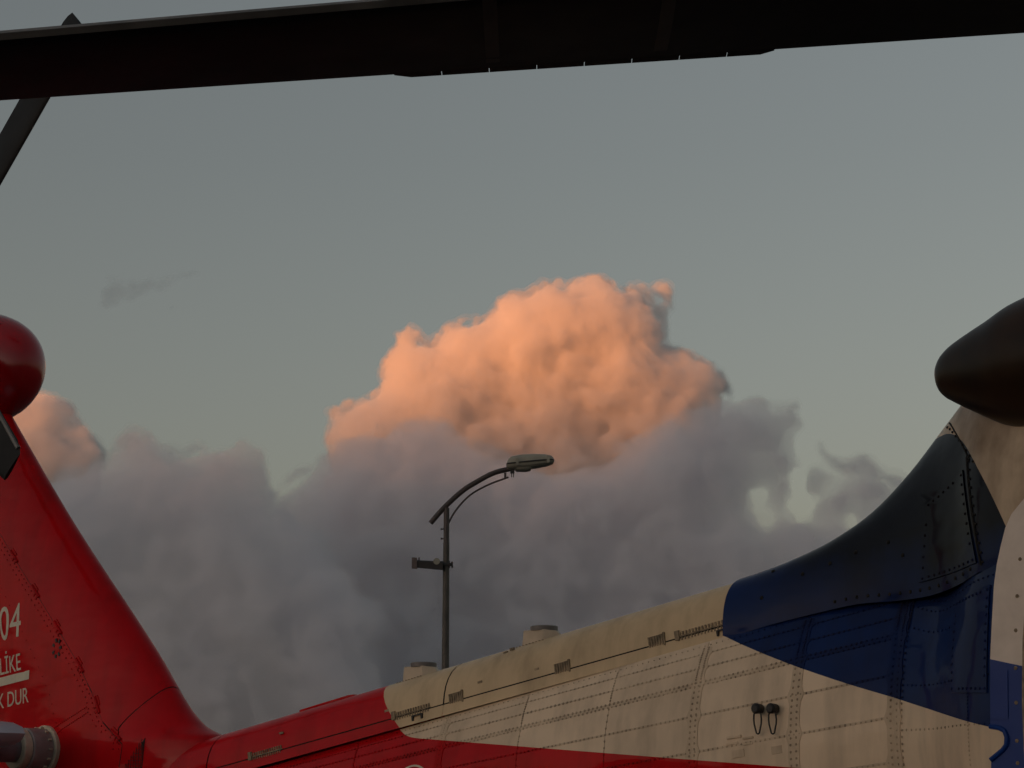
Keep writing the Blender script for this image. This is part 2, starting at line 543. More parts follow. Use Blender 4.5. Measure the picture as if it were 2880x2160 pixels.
M_DIRTY = plain('dirty_fitting', (0.27, 0.205, 0.13), 0.7, var=0.5, scale=30)
M_ANT = plain('antenna_white', (0.50, 0.40, 0.29), 0.5, var=0.15, scale=12)
M_CAP = plain('antenna_cap', (0.16, 0.14, 0.13), 0.5, var=0.2)
M_GAP = plain('seam_gap', (0.008, 0.007, 0.006), 0.9)
M_RED = plain('red_gloss_paint', (0.36, 0.002, 0.007), 0.2, coat=0.15, var=0.12, scale=2)

def z_top(a):
    return 2.25 - 0.163 * a

ROWS = [(.250, 2.361, .209, 1.848), (.290, 2.300, .225, 1.811), (.325, 2.231, .242, 1.768), (.354, 2.166, .253, 1.717), (.398, 2.009, .273, 1.622),
        (.422, 1.853, .274, 1.503), (.422, 1.689, .262, 1.366), (.385, 1.55, .225, 1.262), (.25, 1.43, .14, 1.20), (0.0, 1.38, 0.0, 1.175)]

def boom_rows(a):
    t = (a + 2.28) / 3.08
    return [(max(0.0, lerp(r[0], r[2], t)), lerp(r[1], r[3], t)) for r in ROWS]

def skin(a, v):
    rows = boom_rows(a)
    tab = [(i, r[0], r[1]) for i, r in enumerate(rows)]
    l, z = interp(tab, v)
    return Vector((a, l, z))

def skin_normal(a, v, f=None):
    f = f or skin
    du = f(a + 0.01, v) - f(a - 0.01, v)
    dv = f(a, min(v + 0.02, 8.9)) - f(a, max(v - 0.02, 0))
    n = du.cross(dv).normalized()
    return n if n.y > 0 or (abs(n.y) < 0.2 and n.z < 0) else -n

FRAMES = [-2.28, -1.822, -1.315, -0.834, -0.314, 0.195, 0.799, 1.40, 2.0, 2.7]
VS = [i * 0.25 for i in range(37)]
def side_pair(ring):
    """starboard half ring (ledge -> belly) continued up the port side"""
    return ring + [Vector((p.x, -p.y, p.z)) for p in reversed(ring[:-1])]
for i in range(len(FRAMES) - 1):
    a0, a1 = FRAMES[i] + 0.0012, FRAMES[i + 1] - 0.0012
    rings = []
    for k in range(7):
        a = lerp(a0, a1, k / 6)
        # sheet metal sags a little between the frames
        sag = 0.0025 * math.sin(math.pi * k / 6)
        ring = []
        for v in VS:
            p = skin(a, v)
            w = sag * math.sin(math.pi * (v % 1.0)) ** 2
            ring.append(p - Vector((0, w, 0)))
        rings.append(side_pair(ring))
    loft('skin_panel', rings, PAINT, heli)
# tail end behind the last frame
rings = []
for a in (2.7, 3.1, 3.5, 3.75):
    ring = [skin(min(a, 3.3), v) for v in VS]
    k = 1.0 if a < 3.6 else 0.6
    rings.append(side_pair([Vector((a, p.y * k, lerp(1.5, p.z, k))) for p in ring]))
loft('tail_end_panel', rings, PAINT, heli, caps=True)

# joint straps over the frames, waisted between the stringers
def strap(a, w0, w1, v0, v1, f=skin, name='joint_strap', proud=0.0022):
    vs_n = int((v1 - v0) * 10)
    rings = []
    for k in range(vs_n + 1):
        v = lerp(v0, v1, k / vs_n)
        bump = max(0.0, 1 - abs(v - round(v)) / 0.22)
        w = lerp(w0, w1, bump)
        n = skin_normal(a, v, f)
        rings.append([f(a - w, v) + n * 0.0002, f(a - w, v) + n * proud, f(a + w, v) + n * proud, f(a + w, v) + n * 0.0002])
    return loft(name, rings, PAINT_STRIP, heli, angle=30)
for a, w in ((-1.822, .026), (-1.315, .026), (0.195, .022), (-2.28, .03)):
    strap(a, w, w + .014, 0.6, 7.0)

# rivets
RV = [(math.cos(k * math.pi / 3), math.sin(k * math.pi / 3)) for k in range(6)]
def rivet(mb, p, n, r=0.0055, h=0.0022):
    s = n.cross(Vector((0, 0, 1))).normalized()
    u = n.cross(s)
    vs_ = [p + (s * c + u * q) * r for c, q in RV] + [p + (s * c + u * q) * r * 0.7 + n * h for c, q in RV]
    mb.add(vs_, [(i, (i + 1) % 6, 6 + (i + 1) % 6, 6 + i) for i in range(6)] + [tuple(range(6, 12))])
_screws = {}
def screw(name, p, n, r, h, mat, parent):
    key = (name, r, h, mat.name)
    if key not in _screws:
        q = MB()
        rivet(q, Vector((0, 0, 0)), Vector((0, 1, 0)), r, h)
        o = q.build(name, mat, parent, angle=80)
        _screws[key] = o
    else:
        o = link(_screws[key].copy(), parent)
    o.matrix_local = Matrix.Translation(p) @ Vector((0, 1, 0)).rotation_difference(n).to_matrix().to_4x4()
    return o
rr = random.Random(2)
mb = MB()
def row(v, a0, a1, step, r=0.0055, f=skin):
    n = int(abs(a1 - a0) / step)
    for k in range(n + 1):
        a = lerp(a0, a1, k / n)
        nn = skin_normal(a, v, f)
        rivet(mb, f(a + rr.uniform(-.0015, .0015), v) + nn * 0.0008, nn, r * rr.uniform(0.7, 1.1))
for v in (1, 2, 3, 4, 5, 6):
    row(v, -2.25, 1.95, 0.0235, 0.0066 if v in (3, 2) else 0.0055)
row(3.13, -2.24, 1.6, 0.0235, 0.0055)
row(0.35, -1.9, 1.95, 0.03, 0.0035)
for a in FRAMES[:-1]:
    two = a in (-1.315, -1.822, -2.28)
    for off in ((-0.012, 0.014) if two else (0.0,)):
        for k in range(int(6.4 / 0.16)):
            v = 0.6 + k * 0.16 * (1.0 if a < -1 else 1.25)
            if v > 7.4:
                continue
            nn = skin_normal(a + off, v)
            rivet(mb, skin(a + off, v) + nn * (0.0025 if two else 0.0004), nn, 0.0055)
o = mb.build('rivets', PAINT_RIVET, heli, angle=80)
o['kind'] = 'stuff'

# lap joints that run along the stringers under the rivet rows
for v, w in ((1, .05), (2, .06), (3.06, .085), (4, .035), (5, .035), (6, .035)):
    rings = []
    for k in range(60):
        a = lerp(-2.26, 1.96, k / 59)
        n = skin_normal(a, v)
        rings.append([skin(a, v - w) + n * .0001, skin(a, v - w) + n * .0005, skin(a, v + w) + n * .0007, skin(a, v + w) + n * .0001])
    loft('lap_joint', rings, PAINT_STRIP, heli, angle=30)
# drive shaft covers along the spine
ARCH = [(0, 0), (.035, .003), (.07, .011), (.105, .027), (.135, .05), (.160, .082), (.178, .12), (.188, .16), (.193, .203)]
def arch_ring(a, k=1.0, dz=0.0, prof=ARCH):
    half = [Vector((a, l * k, z_top(a) + dz - d)) for l, d in prof]
    return [Vector((p.x, -p.y, p.z)) for p in reversed(half[1:])] + half
def cover(a0, a1, name='drive_shaft_cover', prof=ARCH, dz=0.0):
    n = max(2, int((a1 - a0) / 0.15))
    rings = [arch_ring(lerp(a0, a1, i / n), 1.0, dz, prof) for i in range(n + 1)]
    return loft(name, rings, PAINT_COVER, heli)
cover(-1.372, 0.252)
cover(0.261, 1.972)
cover(1.981, 3.3, 'fin_root_fairing')
SILL = [(.1935, .209), (.197, .235), (.203, .262), (.235, .268)]
def sill(a0, a1):
    for s in (1, -1):
        n = 12
        rings = [[Vector((lerp(a0, a1, i / n), s * l, z_top(lerp(a0, a1, i / n)) - d)) for l, d in SILL] for i in range(n + 1)]
        loft('cover_sill', rings, PAINT_COVER, heli)
sill(-1.45, 0.2565); sill(0.2585, 1.975); sill(1.98, 3.2)
# dark seam behind the joints of the covers
mbs = MB()
for a in (-1.376, 0.2565, 1.9765):
    rings = [arch_ring(a - 0.012, 0.97, -0.004), arch_ring(a + 0.012, 0.97, -0.004)]
    mbs.add([p for r in rings for p in r], grid_faces(2, len(rings[0])))
rings = [[Vector((a, l, z_top(a) - d)) for l, d in ((.189, .199), (.191, .213))] for a in (-1.37, 1.97)]
mbs.add([p for r in rings for p in r], grid_faces(2, 2))
mbs.build('seam_liner', M_GAP, heli)

# hinges and latches on the spine cover
SL = math.atan(0.163)
def spine_frame(a, d, l):
    """matrix on the starboard cover side: x along the boom aft, y out, z up"""
    return Matrix.Translation((a, l, z_top(a) - d)) @ Matrix.Rotation(SL, 4, 'Y')
mb = MB()
mb.box((0, 0.002, 0), 0.085, 0.006, 0.056)
for k in range(6):
    mb.box((-0.035 + k * 0.014, 0.006, 0.004), 0.006, 0.006, 0.044)
mb.box((-0.046, 0.005, 0.004), 0.008, 0.010, 0.056)
latch_me = mb.build('latch', M_DIRTY, heli)
latch_me.matrix_local = spine_frame(0.18, 0.195, 0.188)
for a in (-0.47, -1.0):
    c = latch_me.copy(); link(c, heli); c.matrix_local = spine_frame(a, 0.195, 0.188)
mb = MB()
mb.box((0, 0.001, 0), 0.24, 0.004, 0.006)
for k in range(14):
    mb.box((-0.112 + k * 0.0172, 0.003, 0.011), 0.007, 0.005, 0.014)
    mb.box((-0.104 + k * 0.0172, 0.003, -0.012), 0.006, 0.005, 0.012)
mb.box((0.125, 0.003, 0.006), 0.022, 0.012, 0.04)
hinge_o = mb.build('hinge', M_DIRTY, heli)
hinge_o.matrix_local = spine_frame(0.46, 0.2, 0.1925)
c = hinge_o.copy(); link(c, heli); c.matrix_local = spine_frame(-1.24, 0.2, 0.1925)
for a in (1.5,):
    c = hinge_o.copy(); link(c, heli); c.matrix_local = spine_frame(a, 0.2, 0.1925)
mb = MB()
mb.box((0, 0, 0.012), 0.07, 0.01, 0.006); mb.box((-0.03, 0, 0), 0.01, 0.01, 0.02); mb.box((0.03, 0, 0), 0.01, 0.01, 0.02)
clip = mb.build('drain_clip', M_BLACK, heli)
clip.matrix_local = spine_frame(0.42, 0.235, 0.2)
c = clip.copy(); link(c, heli); c.matrix_local = spine_frame(-1.36, 0.235, 0.2)
mb = MB()
for a, d in ((0.03, .15), (-0.32, .165), (0.64, .16), (-0.06, .03), (-0.10, .022), (1.4, .12), (0.72, .10)):
    M = spine_frame(a, d, 0.186 if d > .1 else 0.11)
    mb = MB()
    mb.box(M.translation, 0.026, 0.008, 0.010, M.to_3x3())
    mb.build('fastener', M_DIRTY, heli)

# antenna mounts standing on the spine
def antenna(a):
    mb = MB()
    z0, z1 = z_top(a) - 0.03, z_top(a) + 0.052
    fwd, aft = a - 0.095, a + 0.065
    low = [Vector((aft, .062, z0)), Vector((fwd + .03, .062, z0)), Vector((fwd - .09, .0, z0)), Vector((fwd + .03, -.062, z0)), Vector((aft, -.062, z0))]
    top = [Vector((aft - .004, .056, z1)), Vector((fwd + .03, .056, z1)), Vector((fwd + .0, .0, z1 - .006)), Vector((fwd + .03, -.056, z1)), Vector((aft - .004, -.056, z1))]
    n = 5
    mb.add(low + top, [tuple(range(n)), tuple(range(n, 2 * n))] + [(i, (i + 1) % n, n + (i + 1) % n, n + i) for i in range(n)])
    o = mb.build('antenna_mount', M_ANT, heli)
    bv = o.modifiers.new('bevel', 'BEVEL'); bv.width = 0.006; bv.segments = 2; bv.limit_method = 'ANGLE'; bv.angle_limit = R(30)
    mb = MB()
    c = Vector((a - 0.02, 0, z1 - 0.004))
    mb.tube([c, c + Vector((0, 0, .020)), c + Vector((0, 0, .023))], [.064, .064, .058], 24)
    mb.build('antenna_cap', M_CAP, o)
    mb = MB()
    for k in range(9):
        p = Vector((a + 0.075 - k * 0.02, .085, z_top(a + .075 - k * .02) - 0.0165))
        screw('mount_screw', p, Vector((0, .35, .94)).normalized(), 0.005, 0.004, M_DIRTY, o)
antenna(-0.18)
antenna(0.60)
# low ridge plate on the red spine
mb = MB()
mb.prism([(1.02, -.05, z_top(1.02) - .012), (1.42, -.05, z_top(1.42) - .012), (1.42, -.05, z_top(1.42) + .004), (1.06, -.05, z_top(1.06) + .006), (1.02, -.05, z_top(1.02) + .002)], (0, .1, 0))
mb.build('spine_plate', PAINT, heli)

# ring marking on the red skin (white outline) and sheet joints
def decal_ring(a, v, ra, rv, w):
    rings = []
    for k in range(65):
        th = 2 * math.pi * k / 64
        ring = []
        for q in (1 - w, 1 + w):
            aa, vv = a + ra * q * math.cos(th), v + rv * q * math.sin(th)
            n = skin_normal(aa, vv)
            ring.append(skin(aa, vv) + n * 0.0022)
        rings.append(ring)
    return loft('roundel_ring', rings, M_LETTER, heli)
decal_ring(0.37, 5.12, 0.16, 1.5, 0.026)

# two black bungs with pull loops
for a, z in ((-1.665, 1.905), (-1.735, 1.903)):
    l = 0.402
    mb = MB()
    mb.tube([(a, l - .01, z), (a, l + .024, z), (a, l + .032, z)], [.019, .021, .014], 16)
    o = mb.build('bung', M_BLACK, heli)
    mb = MB()
    path = []
    for k in range(17):
        t = k / 16 * 2 * math.pi
        path.append((a + .018 * math.sin(t), l + .012, z - .042 + .044 * math.cos(t) - (.012 if abs(math.sin(t)) < .4 and math.cos(t) < 0 else 0)))
    mb.tube(path, 0.0034, 8)
    mb.build('pull_loop', M_BLACK, o)
mb = MB()
for a, z, w, h in ((-1.60, 1.795, .05, .008), (-1.60, 1.772, .045, .008), (-1.53, 1.80, .07, .010), (-1.52, 1.775, .06, .008), (-1.55, 1.735, .06, .03), (-1.74, 1.745, .05, .03)):
    p = skin(a, 5)
    M = Matrix.Rotation(SL * 0.6, 3, 'Y')
    mb = MB()
    mb.box((a, p.y + 0.0005, z), w, 0.006, h, M)
    mb.build('placard', PAINT_STRIP, heli)

# ---- aft fairing from the spine up to the engine deck
FAIR = [(-6.2, 3.30, .90, 2.40), (-4.0, 3.30, .90, 2.40), (-3.2, 3.28, .82, 2.365), (-2.8, 3.22, .655, 2.33), (-2.621, 3.15, .515, 2.305), (-2.447, 3.02, .405, 2.29),
        (-2.257, 2.85, .33, 2.29), (-2.063, 2.70, .29, 2.295), (-1.849, 2.595, .265, 2.275), (-1.642, 2.53, .252, 2.248), (-1.509, 2.50, .244, 2.226), (-1.38, 2.476, .237, 2.205)]
EXPN = 2.7
def fair_l(a, z):
    zt, ls, zs = interp(FAIR, a)
    q = max(0.0, min(1.0, (z - zs) / (zt - zs)))
    return ls * (1 - q ** EXPN) ** (1 / EXPN)
def fair_ring(a, n=22):
    zt, ls, zs = interp(FAIR, a)
    half = []
    for k in range(n + 1):
        t = k / n * math.pi / 2
        half.append(Vector((a, ls * math.sin(t) ** (2 / EXPN), zs + (zt - zs) * math.cos(t) ** (2 / EXPN))))
    return [Vector((p.x, -p.y, p.z)) for p in reversed(half[1:])] + half
cols = [-1.38 - 0.04 * i for i in range(46)] + [-3.4, -3.8, -4.4, -5.2, -6.2]
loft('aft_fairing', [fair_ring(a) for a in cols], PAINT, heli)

def patch(name, corners, f_l, mat, proud=0.004, n=10, rivets=0.0, r=0.005, parent=None):
    """sheet laid on a side given by f_l(a, z); corners run round the sheet"""
    c = [Vector((p[0], 0, p[1])) for p in corners]
    def at(u, v, h):
        p = (c[0] * (1 - u) + c[1] * u) * (1 - v) + (c[3] * (1 - u) + c[2] * u) * v
        return Vector((p.x, f_l(p.x, p.z) + h, p.z))
    vs_ = [at(i / n, j / n, proud) for i in range(n + 1) for j in range(n + 1)]
    fs = grid_faces(n + 1, n + 1)
    edge = [(i, 0) for i in range(n)] + [(n, j) for j in range(n)] + [(i, n) for i in range(n, 0, -1)] + [(0, j) for j in range(n, 0, -1)]
    base = len(vs_)
    for i, j in edge:
        vs_.append(at(i / n, j / n, -0.004))
    m = len(edge)
    for k in range(m):
        i, j = edge[k]; i2, j2 = edge[(k + 1) % m]
        fs.append((i * (n + 1) + j, i2 * (n + 1) + j2, base + (k + 1) % m, base + k))
    o = mesh_obj(name, vs_, fs, mat, parent or heli, angle=30)
    if rivets:
        mb = MB()
        for (u0, v0, u1, v1) in ((.05, .04, .95, .04), (.95, .04, .95, .96), (.95, .96, .05, .96), (.05, .96, .05, .04)):
            ln = (at(u1, v1, 0) - at(u0, v0, 0)).length
            for k in range(int(ln / rivets)):
                t = k / (ln / rivets)
                u, v = lerp(u0, u1, t), lerp(v0, v1, t)
                nrm = (at(u + .02, v, 0) - at(u - .02, v, 0)).cross(at(u, v + .02, 0) - at(u, v - .02, 0)).normalized()
                if nrm.y < 0:
                    nrm = -nrm
                rivet(mb, at(u, v, proud), nrm, r, 0.003)
        q = mb.build('rivets', PAINT_RIVET, o, angle=80)
        q['kind'] = 'stuff'
    return o
patch('access_panel', [(-2.436, 2.638), (-2.673, 2.717), (-2.764, 2.362), (-2.387, 2.345)], fair_l, PAINT, 0.006, 12, 0.04, 0.006)
# screws along the lower seam of the fairing and scattered fasteners
for k in range(15):
    a = -1.95 - k * 0.055
    zt, ls, zs = interp(FAIR, a)
    z = zs + 0.028
    screw('fairing_screw', Vector((a, fair_l(a, z), z)), Vector((-.1, 1, .15)).normalized(), 0.008, 0.003, M_GAP, heli)
for a, z in ((-1.78, 2.44), (-1.92, 2.47), (-2.05, 2.50), (-1.58, 2.36), (-1.6, 2.47), (-2.22, 2.52), (-2.30, 2.46)):
    screw('fairing_screw', Vector((a, fair_l(a, z), z)), Vector((-.1, 1, .35)).normalized(), 0.010, 0.004, M_GAP, heli)
for k in range(9):   # studs on the band below the exhaust
    t = k / 8
    a, z = lerp(-2.50, -2.75, t), lerp(2.93, 2.73, t ** 1.2)
    screw('fairing_screw', Vector((a, fair_l(a, z) + .001, z)), Vector((-.1, 1, .5)).normalized(), 0.006, 0.004, M_GAP, heli)
for k in range(12):  # studs down the long seam
    t = k / 11
    a, z = lerp(-2.715, -2.80, t), lerp(2.74, 2.36, t)
    screw('fairing_screw', Vector((a, fair_l(a, z) + .001, z)), Vector((-.1, 1, .3)).normalized(), 0.006, 0.004, M_GAP, heli)
mb = MB()
mb.tube([Vector((lerp(-2.50, -2.72, k / 10), fair_l(lerp(-2.50, -2.72, k / 10), lerp(2.95, 2.745, (k / 10) ** 1.2)) + .001, lerp(2.95, 2.745, (k / 10) ** 1.2))) for k in range(11)], 0.0035, 6)
mb.tube([Vector((lerp(-2.70, -2.79, k / 10), fair_l(lerp(-2.70, -2.79, k / 10), lerp(2.76, 2.35, k / 10)) + .001, lerp(2.76, 2.35, k / 10))) for k in range(11)], 0.0045, 6)
mb.build('fairing_seam', M_GAP, heli)
mb = MB()
mb.prism([(-1.62, -.06, 2.50), (-1.83, -.06, 2.555), (-1.82, -.06, 2.588), (-1.64, -.06, 2.532)], (0, .12, 0))
mb.build('deck_plate', PAINT, heli)

# ---- fuselage side from the last frame to the cabin
BODY = [(-2.28, [(r[0], r[1]) for r in ROWS]),
        (-2.50, [(.385, 2.30), (.425, 2.245), (.455, 2.18), (.48, 2.12), (.52, 1.99), (.54, 1.845), (.54, 1.68), (.50, 1.48), (.33, 1.28), (0, 1.22)]),
        (-2.80, [(.645, 2.345), (.68, 2.28), (.70, 2.21), (.715, 2.14), (.74, 2.0), (.755, 1.85), (.755, 1.66), (.71, 1.38), (.48, 1.10), (0, 1.02)]),
        (-3.20, [(.815, 2.375), (.86, 2.29), (.88, 2.21), (.895, 2.13), (.92, 1.98), (.93, 1.83), (.93, 1.6), (.90, 1.25), (.68, .86), (0, .78)]),
        (-4.00, [(.895, 2.395), (.93, 2.30), (.945, 2.2), (.95, 2.1), (.96, 1.95), (.965, 1.8), (.965, 1.5), (.94, 1.1), (.75, .64), (0, .56)]),
        (-6.20, [(.895, 2.395), (.93, 2.30), (.945, 2.2), (.95, 2.1), (.96, 1.95), (.965, 1.8), (.965, 1.5), (.94, 1.1), (.75, .58), (0, .5)]),
        (-7.60, [(.60, 2.05), (.72, 1.9), (.78, 1.8), (.82, 1.7), (.85, 1.6), (.86, 1.5), (.85, 1.3), (.80, 1.0), (.6, .62), (0, .55)]),
        (-8.90, [(.12, 1.45), (.16, 1.40), (.2, 1.35), (.22, 1.3), (.24, 1.22), (.24, 1.15), (.22, 1.05), (.18, .95), (.1, .85), (0, .82)])]
def body(a, v):
    out = []
    tab = []
    for i in range(10):
        l, z = interp([(-b[0], b[1][i][0], b[1][i][1]) for b in BODY], -a)
        tab.append((i, l, z))
    l, z = interp(tab, v)
    return Vector((a, l, z))
def body_l(a, z):
    lo, hi = 0.0, 7.0
    for _ in range(24):
        mid = (lo + hi) / 2
        if body(a, mid).z > z:
            lo = mid
        else:
            hi = mid
    return body(a, (lo + hi) / 2).y
cols = [-2.2815 - 0.052 * i for i in range(20)] + [-3.5, -3.8, -4.2, -5.0, -6.2, -6.6, -7.1, -7.6, -8.0, -8.5, -8.9]
loft('fuselage_shell', [side_pair([body(a, v) for v in VS]) for a in cols], PAINT, heli)
# canopy top closes the nose between deck and shell
rings = []
for a, zt in ((-6.2, 3.30), (-6.8, 3.05), (-7.6, 2.45), (-8.3, 1.9), (-8.9, 1.5)):
    p = body(a, 0)
    zt = max(zt, p.z + .03)
    rings.append([Vector((a, p.y * math.sin(t), p.z + (zt - p.z) * math.cos(t))) for t in [(-1 + k / 8) * math.pi / 2 for k in range(17)]])
loft('canopy', rings, plain('dark_glass', (0.01, 0.012, 0.015), 0.15, var=0.1), heli)
strap(-2.30, .018, .026, 0.3, 7.0, body, 'bulkhead_strap', 0.003)
patch('access_panel', [(-2.632, 2.245), (-2.86, 2.27), (-2.86, 1.90), (-2.64, 1.916)], body_l, PAINT, 0.006, 8, 0.03, 0.006)
mb = MB()
for v in (0.7, 1.3):
    row(v, -2.33, -2.95, 0.028, 0.005, body)
for v in (4.25, 5.3):
    row(v, -2.33, -3.0, 0.026, 0.005, body)
row(2.6, -2.33, -2.6, 0.03, 0.005, body)
for off in (-2.33, -2.30):
    for k in range(44):
        nn = skin_normal(off, .5 + k * .15, body)
        rivet(mb, body(off, .5 + k * .15) + nn * .003, nn, .0055)
for k in range(40):
    nn = skin_normal(-2.75, 4.5 + k * .075, body)
    rivet(mb, body(-2.75, 4.5 + k * .075) + nn * .0005, nn, .0045)
o = mb.build('rivets', PAINT_RIVET, heli, angle=80)
o['kind'] = 'stuff'

# ---- engine nacelle with its sooted tail end
NAC = [(-2.668, .002, 3.035), (-2.672, .045, 3.036), (-2.69, .075, 3.038), (-2.72, .098, 3.040), (-2.76, .121, 3.038), (-2.83, .155, 3.032), (-2.90, .187, 3.026), (-3.0, .228, 3.026), (-3.2, .275, 3.02),
       (-3.6, .32, 3.02), (-4.2, .35, 3.02), (-4.8, .34, 3.02), (-5.2, .28, 3.02), (-5.35, .20, 3.02)]
rings = []
for i in range(61):
    a = -2.668 - (i / 60) ** 1.6 * 2.682
    r, zc = interp([(-q[0], q[1], q[2]) for q in NAC], -a)
    rings.append([Vector((a, .65 + r * math.cos(2 * math.pi * k / 32), zc + r * math.sin(2 * math.pi * k / 32))) for k in range(32)])
loft('engine_nacelle', rings, M_SOOT, heli, close=True, caps=True, angle=70)
loft('engine_nacelle', [[Vector((p.x, -p.y, p.z)) for p in r] for r in rings], M_SOOT, heli, close=True, caps=True, angle=70)

# ---- cabin door slid aft over the fuselage side
def door_paint():
    m = new_mat('door_paint')
    t = NT(m)
    nd = t.n('TexCoord'); nd.object = heli
    sp = t.n('SeparateXYZ'); t.put(sp.inputs[0], nd.outputs['Object'])
    lim = t.m('ADD', t.m('MULTIPLY', t.m('ADD', sp.outputs[0], 2.992), 0.25), 1.993)
    f = t.m('LESS_THAN', sp.outputs[2], lim)
    col = t.mix(f, (0.72, 0.63, 0.55), (0.006, 0.036, 0.19))
    g = t.ramp(t.noise(nd.outputs['Object'], 5.0, 6.0, 0.6), 0.4, 0.75)
    t.put(t.b.inputs['Base Color'], t.mix(t.m('MULTIPLY', t.m('MULTIPLY', g, 0.3), t.m('SUBTRACT', 1.0, f)), col, (0.10, 0.08, 0.06)))
    t.b.inputs['Roughness'].default_value = 0.35
    t.b.inputs['Specular IOR Level'].default_value = 0.2
    t.bump(t.noise(nd.outputs['Object'], 4.0, 2.0), 0.2, 0.02)
    return m
M_DOOR = door_paint()
EDGE = [(-3.34, 2.60), (-3.22, 2.575), (-3.145, 2.513), (-3.097, 2.465), (-3.072, 2.42), (-3.053, 2.364), (-3.034, 2.30), (-3.019, 2.227), (-3.006, 2.12), (-2.992, 1.997), (-2.985, 1.88), (-2.979, 1.778),
        (-3.012, 1.772), (-3.030, 1.762), (-3.037, 1.742), (-3.034, 1.718), (-3.020, 1.702), (-2.976, 1.672), (-2.970, 1.60), (-2.962, 1.35), (-2.955, 1.10), (-2.97, .80), (-4.60, .74), (-4.62, 2.3), (-4.55, 2.60)]
def door_pt(a, z, h=0.0):
    l = 1.0 - 0.30 * max(0.0, z - 2.2) ** 1.5
    return Vector((a + (1.0 - l) * 0.53, l + h, z))
left = sorted([p for p in EDGE if p[0] > -3.9], key=lambda p: p[1])
rows_ = []
for a, z in left:
    steps = [a, a - .06, a - .14, a - .3, a - .6, -4.2, -4.6]
    rows_.append([(x, z) for x in steps])
vs_ = [door_pt(a, z) for r in rows_ for a, z in r]
nc = 7
fs = grid_faces(len(rows_), nc)
off = len(vs_)
vs_ += [door_pt(a, z, -0.05) for r in rows_ for a, z in r]
fs += grid_faces(len(rows_), nc, off=off)
nr = len(rows_)
for i in range(nr - 1):
    for j in (0, nc - 1):
        fs.append((i * nc + j, (i + 1) * nc + j, off + (i + 1) * nc + j, off + i * nc + j))
for j in range(nc - 1):
    for i in (0, nr - 1):
        fs.append((i * nc + j, i * nc + j + 1, off + i * nc + j + 1, off + i * nc + j))
door = mesh_obj('cabin_door', vs_, fs, M_DOOR, heli, angle=30)
door['label'] = 'white and blue cabin door slid open over the fuselage side'
mb = MB()
mb.tube([door_pt(a, z, .004) for a, z in EDGE[11:18]], 0.008, 8)
mb.build('cutout_rim', M_DOOR, door)
mb = MB()
seam = [(-3.30, 2.50), (-3.20, 2.40), (-3.145, 2.25), (-3.115, 2.05), (-3.10, 1.85), (-3.092, 1.5), (-3.09, 1.0)]
rings = []
for a, z in seam:
    rings.append([door_pt(a + .003, z, .0005), door_pt(a + .003, z, .004), door_pt(a - .5 if False else a - .003, z, .004), door_pt(a - .003, z, .0005)])
mb.add([p for r in rings for p in r], grid_faces(len(rings), 4))
mb.build('door_seam', M_DIRTY, door)
mb = MB()
for a, z in ((-3.118, 2.31), (-3.10, 2.19), (-3.088, 2.08), (-3.08, 1.96), (-3.075, 1.85), (-3.07, 1.73), (-3.068, 1.66)):
    screw('door_screw', door_pt(a, z, .0005), Vector((0, 1, 0)), 0.007, 0.003, M_DIRTY, door)
mb = MB()
rings = [[door_pt(a, z, .0006), door_pt(a, z, .0035), door_pt(a - .055, z, .0035), door_pt(a - .055, z, .0006)] for a, z in ((-2.998, 1.955), (-2.990, 1.80))]
mb.add([p for r in rings for p in r], grid_faces(2, 4))
mb.build('edge_guard', M_DOOR, door)

# ---- tail fin
LE = [(1.70, 2.02), (1.90, 2.09), (1.93, 2.17), (1.97, 2.275), (2.08, 2.42), (2.40, 2.72), (3.21, 3.57), (3.94, 4.27), (4.35, 4.65)]
TE = [(1.70, 4.35), (2.5, 4.55), (3.21, 4.80), (3.94, 5.08), (4.35, 5.25)]
TH = [(1.70, .215), (1.95, .20), (2.3, .182), (3.2, .165), (4.35, .14)]
def le(z): return interp(LE, z)[0]
def fin(z, u, s, grow=0.0):
    """u: distance aft of the leading edge along the chord 0..1"""
    a0, a1, t = le(z), interp(TE, z)[0], interp(TH, z)[0]
    x = u * (a1 - a0)
    nose = 0.62
    q = min(1.0, x / nose)
    l = t * (1 - (1 - q) ** 2.2) ** 0.5
    if x > 1.0:
        l *= 1 - 0.55 * (x - 1.0) / max(0.2, (a1 - a0 - 1.0))
    return Vector((a0 + x - grow * (1 - q), s * (l + grow * q), z))
def seam_u(z):
    a0, a1 = le(z), interp(TE, z)[0]
    return (a0 * 0 + 0.50 + 0.02 * (z - 2) + (2.93 - 2.55 - .0) * 0) / (a1 - a0) if z > 2.15 else (lerp(0.68, 0.50, max(0, (z - 1.7) / .45))) / (a1 - a0)
def z_joint(w):
    """curved joint of the fin cover: w = 0 at the leading edge, 1 at the seam"""
    return 2.19 - 0.27 * w ** 1.4
def fin_cover(z_lo, z_hi, name, grow):
    us = [-1 + k / 16 for k in range(33)]
    rings = []
    for j in range(29):
        ring = []
        for w in us:
            s = 1 if w >= 0 else -1
            lo, hi = z_lo(abs(w)), z_hi(abs(w))
            z = lerp(lo, hi, j / 28)
            ring.append(fin(z, abs(w) ** 1.5 * seam_u(z), s, grow))
        rings.append(ring)
    return loft(name, rings, PAINT, heli, angle=70)
fin_cover(lambda w: z_joint(w) + .0025, lambda w: 4.30, 'fin_shaft_cover', 0.004)
fin_cover(lambda w: 1.70, lambda w: z_joint(w) - .0025, 'fin_fillet', 0.003)
rings = []
for j in range(30):
    z = lerp(1.70, 4.32, j / 29)
    u0 = seam_u(z) * 0.93
    us = [lerp(u0, 1.0, k / 14) for k in range(15)]
    rings.append([fin(z, u, 1) for u in us] + [fin(z, u, -1) for u in reversed(us)])
loft('fin_skin', rings, PAINT, heli, angle=60)
